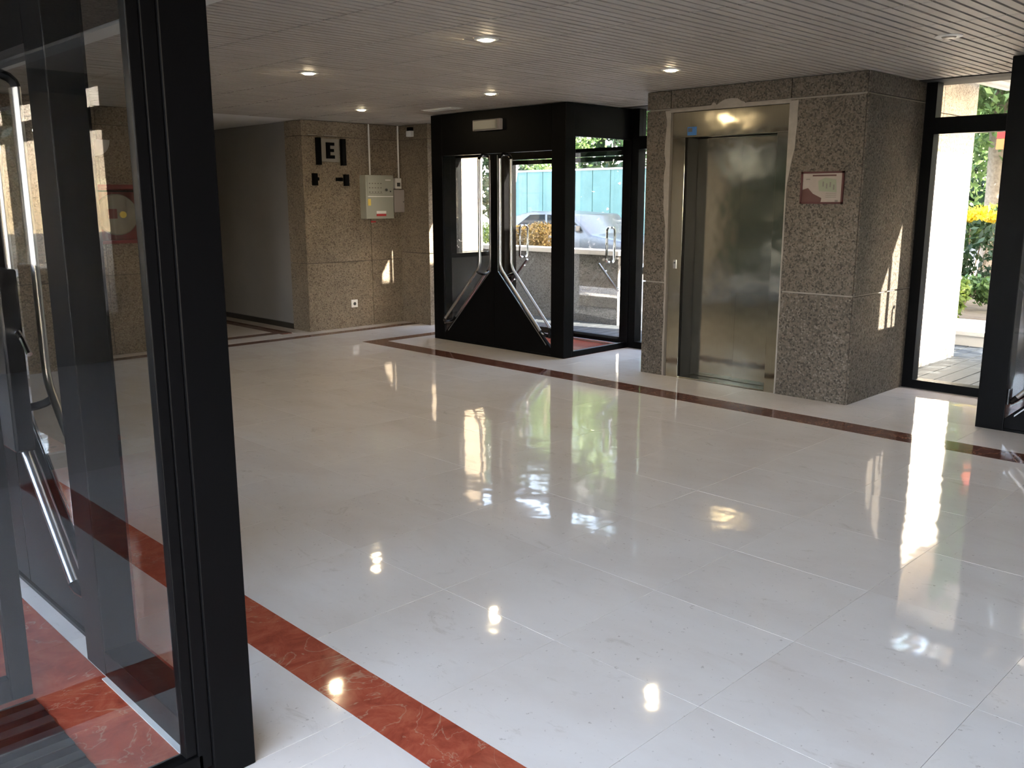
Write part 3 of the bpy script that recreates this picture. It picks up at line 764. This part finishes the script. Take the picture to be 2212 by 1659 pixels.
# ------------------------------------------------------------------ outside, far side
struct('ground', bx(8.3, 60, -40, 60, -.6, -.06).box(-60, -7, -40, 60, -.6, -.06).box(-7, 8.3, 13.7, 60, -.6, -.06), mat_noisy('asphalt', (.20, .20, .19), (.27, .26, .25), 3, .9))
struct('terrace', bx(-7, -.5, -40, 13.7, -.5, -.03), mat_noisy('dark_paving', (.13, .125, .12), (.19, .18, .17), 3, .9))
deck = struct('pavement', bx(8.28, 10.9, -6, 14, -.06, -.022), GROUT)
db = MB()
for k in range(125): db.box(8.2, 10.9, -6 + k * .16, -6 + k * .16 + .148, -.022, -.004 + random.uniform(-.002, .002))
make('deck_boards', db, DECKM, deck, kind='stuff')
kerb = struct('kerb', bx(10.9, 12.4, -6, 6.2, -.1, .115), CONCRETE)
make('kerb_edge', bx(10.88, 11.2, -6, 6.2, .115, .16), CONCRETE, kerb)
struct('planting_bed', bx(12.4, 20, -10, 8, -.1, -.02), EARTH)
par = struct('wall_garden', bx(9.42, 9.62, 7.55, 26, -.1, .92), mat_granite('grey_stone', (.06, .055, .048), (.14, .13, .12), (.19, .18, .165), (.15, .14, .13), (.2, .19, .18)))
make('coping', bx(9.38, 9.66, 7.52, 26, .92, .98), CONCRETE, par)
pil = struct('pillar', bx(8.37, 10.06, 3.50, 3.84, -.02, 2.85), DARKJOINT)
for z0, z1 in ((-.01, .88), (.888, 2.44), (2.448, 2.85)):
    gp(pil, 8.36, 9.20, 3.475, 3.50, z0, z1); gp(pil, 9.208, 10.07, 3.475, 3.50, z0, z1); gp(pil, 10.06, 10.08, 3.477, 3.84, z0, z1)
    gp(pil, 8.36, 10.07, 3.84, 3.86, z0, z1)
pg = thing('pergola', (9.3, 3.0, 2.75), 'slatted canopy over the outside door casting stripes on the pillar', 'canopy')
for k in range(9):
    yy = 1.95 + k * .17
    make('canopy_slat', bx(8.32, 10.6, yy, yy + .075, 2.75, 2.79), CONCRETE, pg)
make('added_canopy_roof', bx(8.42, 11.0, 1.2, 3.30, 3.30, 3.48), CONCRETE, pg)  # solid slab added to cut the sky light reaching the deck
for xx, yy in ((8.6, 1.95), (10.5, 1.95), (10.5, 3.3)): make('canopy_hanger', bx(xx, xx + .04, yy, yy + .04, 2.9, 3.3), CONCRETE, pg)
for xx in (8.45, 9.75, 10.5): make('canopy_beam', bx(xx, xx + .09, 1.9, 3.45, 2.79, 2.9), CONCRETE, pg)

# ------------------------------------------------------------------ plants
def leaves(mb, c, rad, n, size, rng, shell=.55):
    for _ in range(n):
        while True:
            d = Vector((rng.uniform(-1, 1), rng.uniform(-1, 1), rng.uniform(-1, 1)))
            if .05 < d.length <= 1: break
        d = d.normalized() * (shell + (1 - shell) * rng.random())
        p = Vector((c[0] + d.x * rad[0], c[1] + d.y * rad[1], c[2] + d.z * rad[2]))
        s_ = size * rng.uniform(.6, 1.3)
        a = Vector((rng.gauss(0, 1), rng.gauss(0, 1), rng.gauss(0, .7))).normalized(); b2 = a.orthogonal().normalized()
        b2 = Matrix.Rotation(rng.uniform(0, 6.28), 3, a) @ b2
        t_ = a.cross(b2)
        mb.add([p - b2 * s_, p + t_ * s_ * .45, p + b2 * s_, p - t_ * s_ * .45], [(0, 1, 2, 3)])
def clumps(c, rad, k, n, size, seed):
    rng = random.Random(seed); mb = MB()
    for _ in range(k):
        d = Vector((rng.uniform(-.62, .62), rng.uniform(-.62, .62), rng.uniform(-.6, .6)))
        leaves(mb, (c[0] + d.x * rad[0], c[1] + d.y * rad[1], c[2] + d.z * rad[2]), [r * rng.uniform(.35, .55) for r in rad], n // k, size, rng, .3)
    return mb
def leafmesh(name, mb, mat, parent):
    base = Vector(parent['base']); me = bpy.data.meshes.new(name)
    me.from_pydata([tuple(Vector(p) - base) for p in mb.v], [], mb.f); me.materials.append(mat)
    o = bpy.data.objects.new(name, me); COL.objects.link(o); o.parent = parent; o['base'] = tuple(base); return o
def tree(x, y, h, r, mat, label, seed, n=12000, size=.09, low=.35, grp='garden trees outside'):
    t = thing('tree', (x, y, -.05), label, 'tree', grp)
    rng = random.Random(seed); tr = MB()
    tr.tube([(x, y, -.05), (x + .05, y + .03, h * .25), (x - .04, y + .06, h * .5), (x + .02, y, h * .75)], .11 + h * .008, 9)
    for k in range(5):
        a = rng.uniform(0, 6.28); z = h * rng.uniform(.35, .6)
        tr.tube([(x, y, z), (x + math.cos(a) * r * .4, y + math.sin(a) * r * .4, z + h * .15), (x + math.cos(a) * r * .7, y + math.sin(a) * r * .7, z + h * .22)], .05, 6)
    make('trunk', tr, BARK, t, smooth=True)
    leafmesh('crown', clumps((x, y, h * (low + 1) / 2), (r, r, h * (1 - low) / 2), 26, n, size, seed), mat, t)
    return t
def bush(name, x, y, rad, z, mat, label, cat, seed, n=2500, size=.06, k=14):
    t = thing(name, (x, y, -.02), label, cat)
    rng = random.Random(seed); st = MB()
    for _ in range(7):
        a = rng.uniform(0, 6.28); st.tube([(x, y, -.02), (x + math.cos(a) * rad[0] * .5, y + math.sin(a) * rad[1] * .5, z)], .012, 5)
    make('stem', st, BARK, t)
    leafmesh('foliage', clumps((x, y, z), rad, k, n, size, seed), mat, t)
    return t
bush('leafy_shrub', 12.62, 4.52, (.26, .34, .32), .32, LEAF3, 'bright green shrub at the foot of the sunlit outside pillar', 'shrub', 11, 1500, .06)
hd = thing('hedge', (14.5, 5.0, -.02), 'dark clipped hedge behind the kerb outside the tall window', 'hedge')
rng = random.Random(21); hm = MB()
for k in range(15): leaves(hm, (14.5 + rng.uniform(-.12, .12), -1.0 + k * .58, .72), (.35, .55, .62), 420, .065, rng, .6)
leafmesh('foliage', hm, LEAF2, hd)
h2 = thing('hedge', (10.2, -.35, -.02), 'added hedge out of view beside the right vestibule, shading the deck', 'hedge')  # out of view, added to throw shade on the deck boards
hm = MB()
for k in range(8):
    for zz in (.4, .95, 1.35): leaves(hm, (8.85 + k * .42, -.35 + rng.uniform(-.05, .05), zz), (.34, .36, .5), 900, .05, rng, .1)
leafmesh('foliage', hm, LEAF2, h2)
make('stem', MB().tube([(9.2, -.35, -.02), (9.2, -.35, 1.2)], .02, 5).tube([(10.4, -.35, -.02), (10.4, -.35, 1.2)], .02, 5).tube([(11.5, -.35, -.02), (11.5, -.35, 1.2)], .02, 5), BARK, h2)
sm = MB()
for k in range(10): sm.tube([(14.5, -1 + k * .9, -.02), (14.5, -1 + k * .9 + .05, .7)], .02, 5)
make('stem', sm, BARK, hd)
bush('low_shrub', 13.45, 4.75, (.22, .8, .26), .42, LEAF1, 'low green shrub in front of the dark hedge outside', 'shrub', 13, 1800, .05)
fb = bush('flowering_shrub', 15.35, 5.2, (.5, .9, .35), 1.2, LEAF1, 'shrub topped with yellow flowers above the hedge outside', 'shrub', 17, 2200, .06)
leafmesh('blossom', clumps((15.0, 5.05, 1.42), (.25, .75, .13), 12, 1200, .05, 18), PETAL, fb)
tree(17.4, 5.55, 7.5, 1.9, LEAF1, 'slim trunked tree right behind the yellow flowering shrub', 31, 14949, 0.072, .22)
tree(18.6, 10.0, 8.5, 2.2, LEAF2, 'dark leafed tree seen past the sunlit outside pillar', 32, 14949, 0.083, .1)
tree(23.0, 6.9, 10.0, 2.8, LEAF1, 'tall pale green tree in the distance beyond the tall window', 33, 16099, 0.094, .1)
tree(17.6, 1.2, 7.5, 2.0, LEAF3, 'bright leafed tree at the right side of the tall window view', 34, 13799, 0.072, .15)
tree(20.4, 22.6, 7.5, 2.3, LEAF2, 'dark tree seen through the far vestibule doors', 35, 14949, 0.088, .22)
tree(23.4, 16.6, 8.0, 2.7, LEAF1, 'green tree behind the turquoise hoarding', 36, 14949, 0.099, .25)
tree(26.4, 24.8, 9.0, 2.8, LEAF1, 'wide tree farthest left through the vestibule doors', 37, 14949, 0.099, .2)
bush('ochre_shrub', 12.5, 12.2, (.4, .7, .35), .95, mat_leaf('ochre_leaf', (.12, .07, .02), (.24, .16, .04)), 'ochre leaved shrub behind the low garden wall', 'shrub', 41, 5000, .032)
bush('garden_shrub', 13.0, 14.6, (.6, .9, .5), 1.0, LEAF3, 'yellow green shrub behind the low garden wall', 'shrub', 42, 5000, .035)
ho = thing('site_hoarding', (19.2, 16.6, 0), 'turquoise panel hoarding seen through the far vestibule', 'fence')
for k in range(11): make('hoarding_panel', bx(19.15, 19.2, 13.2 + k * .62, 13.2 + k * .62 + .60, 0, 2.42), TEAL, ho)
make('top_rail', bx(19.13, 19.22, 13.2, 20.0, 2.42, 2.47), CONCRETE, ho)
tag(make('leaning_pole', MB().tube([(18.0, 18.6, 0.0), (18.0, 18.0, 2.6)], .03, 8), CONCRETE, smooth=True), 'thin pale leaning pole seen through the right vestibule door', 'pole')
sg_ = thing('street_sign', (14.0, 4.5, 0), 'small orange and red sign among the trees outside', 'sign')
make('pole', MB().tube([(14.03, 4.27, 0), (14.03, 4.27, 2.62)], .012, 8), BARK, sg_)
make('board', bx(13.96, 14.0, 4.25, 4.52, 2.32, 2.46), ORANGE, sg_)
make('board', bx(13.96, 14.0, 4.25, 4.52, 2.47, 2.62), REDP, sg_)

# parked car behind the garden wall
cr = thing('car', (16.2, 14.2, -.06), 'pale parked car behind the low garden wall, seen through the vestibule', 'car')
prof = [(-2.05, .30), (-2.10, .62), (-1.98, .80), (-1.45, .88), (-1.05, .92), (-.55, 1.36), (.75, 1.42), (1.35, 1.30), (1.85, .95), (2.08, .86), (2.12, .50), (2.05, .30)]
make('body', MB().prism([(14.2 + a, b_ - .04) for a, b_ in prof], 'x', 15.38, 17.02), CARP, cr, bevel=.06, smooth=True)
make('side_window', MB().prism([(14.2 - .86, .96), (14.2 - .48, 1.26), (14.2 + .22, 1.31), (14.2 + .22, .96)], 'x', 15.37, 15.385), CARG, cr)
make('side_window', MB().prism([(14.2 + .30, .96), (14.2 + .30, 1.31), (14.2 + .76, 1.30), (14.2 + 1.30, .99)], 'x', 15.37, 15.385), CARG, cr)
make('wing_mirror', bx(15.24, 15.38, 14.2 - .78, 14.2 - .60, .95, 1.08), CARP, cr, bevel=.02)
for yy in (14.2 - 1.32, 14.2 + 1.32):
    for xx in (15.36, 16.84):
        wh = make('wheel', MB().lathe([(.20, 0), (.31, 0), (.32, .03), (.32, .17), (.31, .20), (.20, .20)], (xx, yy, .26), 'x', 22), TYRE, cr, smooth=True)
        make('hub_cap', MB().lathe([(.19, -.005), (.19, .02)], (xx, yy, .26), 'x', 18), POLISH, wh)

# belts of trees that close the view on both sides of the building
rng = random.Random(77); belt = MB()
for k in range(40):
    yy = -16 + k * 1.9
    for zz in (1.8, 5.6, 9.6, 13.6):
        leaves(belt, (37.0 + rng.uniform(-1.5, 1.5), yy + rng.uniform(-.4, .4), zz + rng.uniform(-.5, .8)), (2.0, 2.1, 2.6), 480, .34, rng, .2)
bl = make('distant_trees', belt, LEAF2, loc=(37, 12, 0), kind='stuff'); bl['label'] = 'dense band of distant trees closing the view outside'; bl['category'] = 'trees'
belt = MB()
for k in range(14):
    for zz in (1.5, 5.0, 8.6): leaves(belt, (18.8 + rng.uniform(-.8, .8), -26 + k * 1.75, zz + rng.uniform(-.4, .4)), (1.7, 1.7, 2.2), 750, .27, rng, .2)
bl = make('sky_screen_trees', belt, LEAF2, loc=(18.5, -12, 0), kind='stuff'); bl['label'] = 'added row of trees out of view on the right, screening the sky'; bl['category'] = 'trees'  # tree row added to hold sky light off the lift core's side
belt = MB()
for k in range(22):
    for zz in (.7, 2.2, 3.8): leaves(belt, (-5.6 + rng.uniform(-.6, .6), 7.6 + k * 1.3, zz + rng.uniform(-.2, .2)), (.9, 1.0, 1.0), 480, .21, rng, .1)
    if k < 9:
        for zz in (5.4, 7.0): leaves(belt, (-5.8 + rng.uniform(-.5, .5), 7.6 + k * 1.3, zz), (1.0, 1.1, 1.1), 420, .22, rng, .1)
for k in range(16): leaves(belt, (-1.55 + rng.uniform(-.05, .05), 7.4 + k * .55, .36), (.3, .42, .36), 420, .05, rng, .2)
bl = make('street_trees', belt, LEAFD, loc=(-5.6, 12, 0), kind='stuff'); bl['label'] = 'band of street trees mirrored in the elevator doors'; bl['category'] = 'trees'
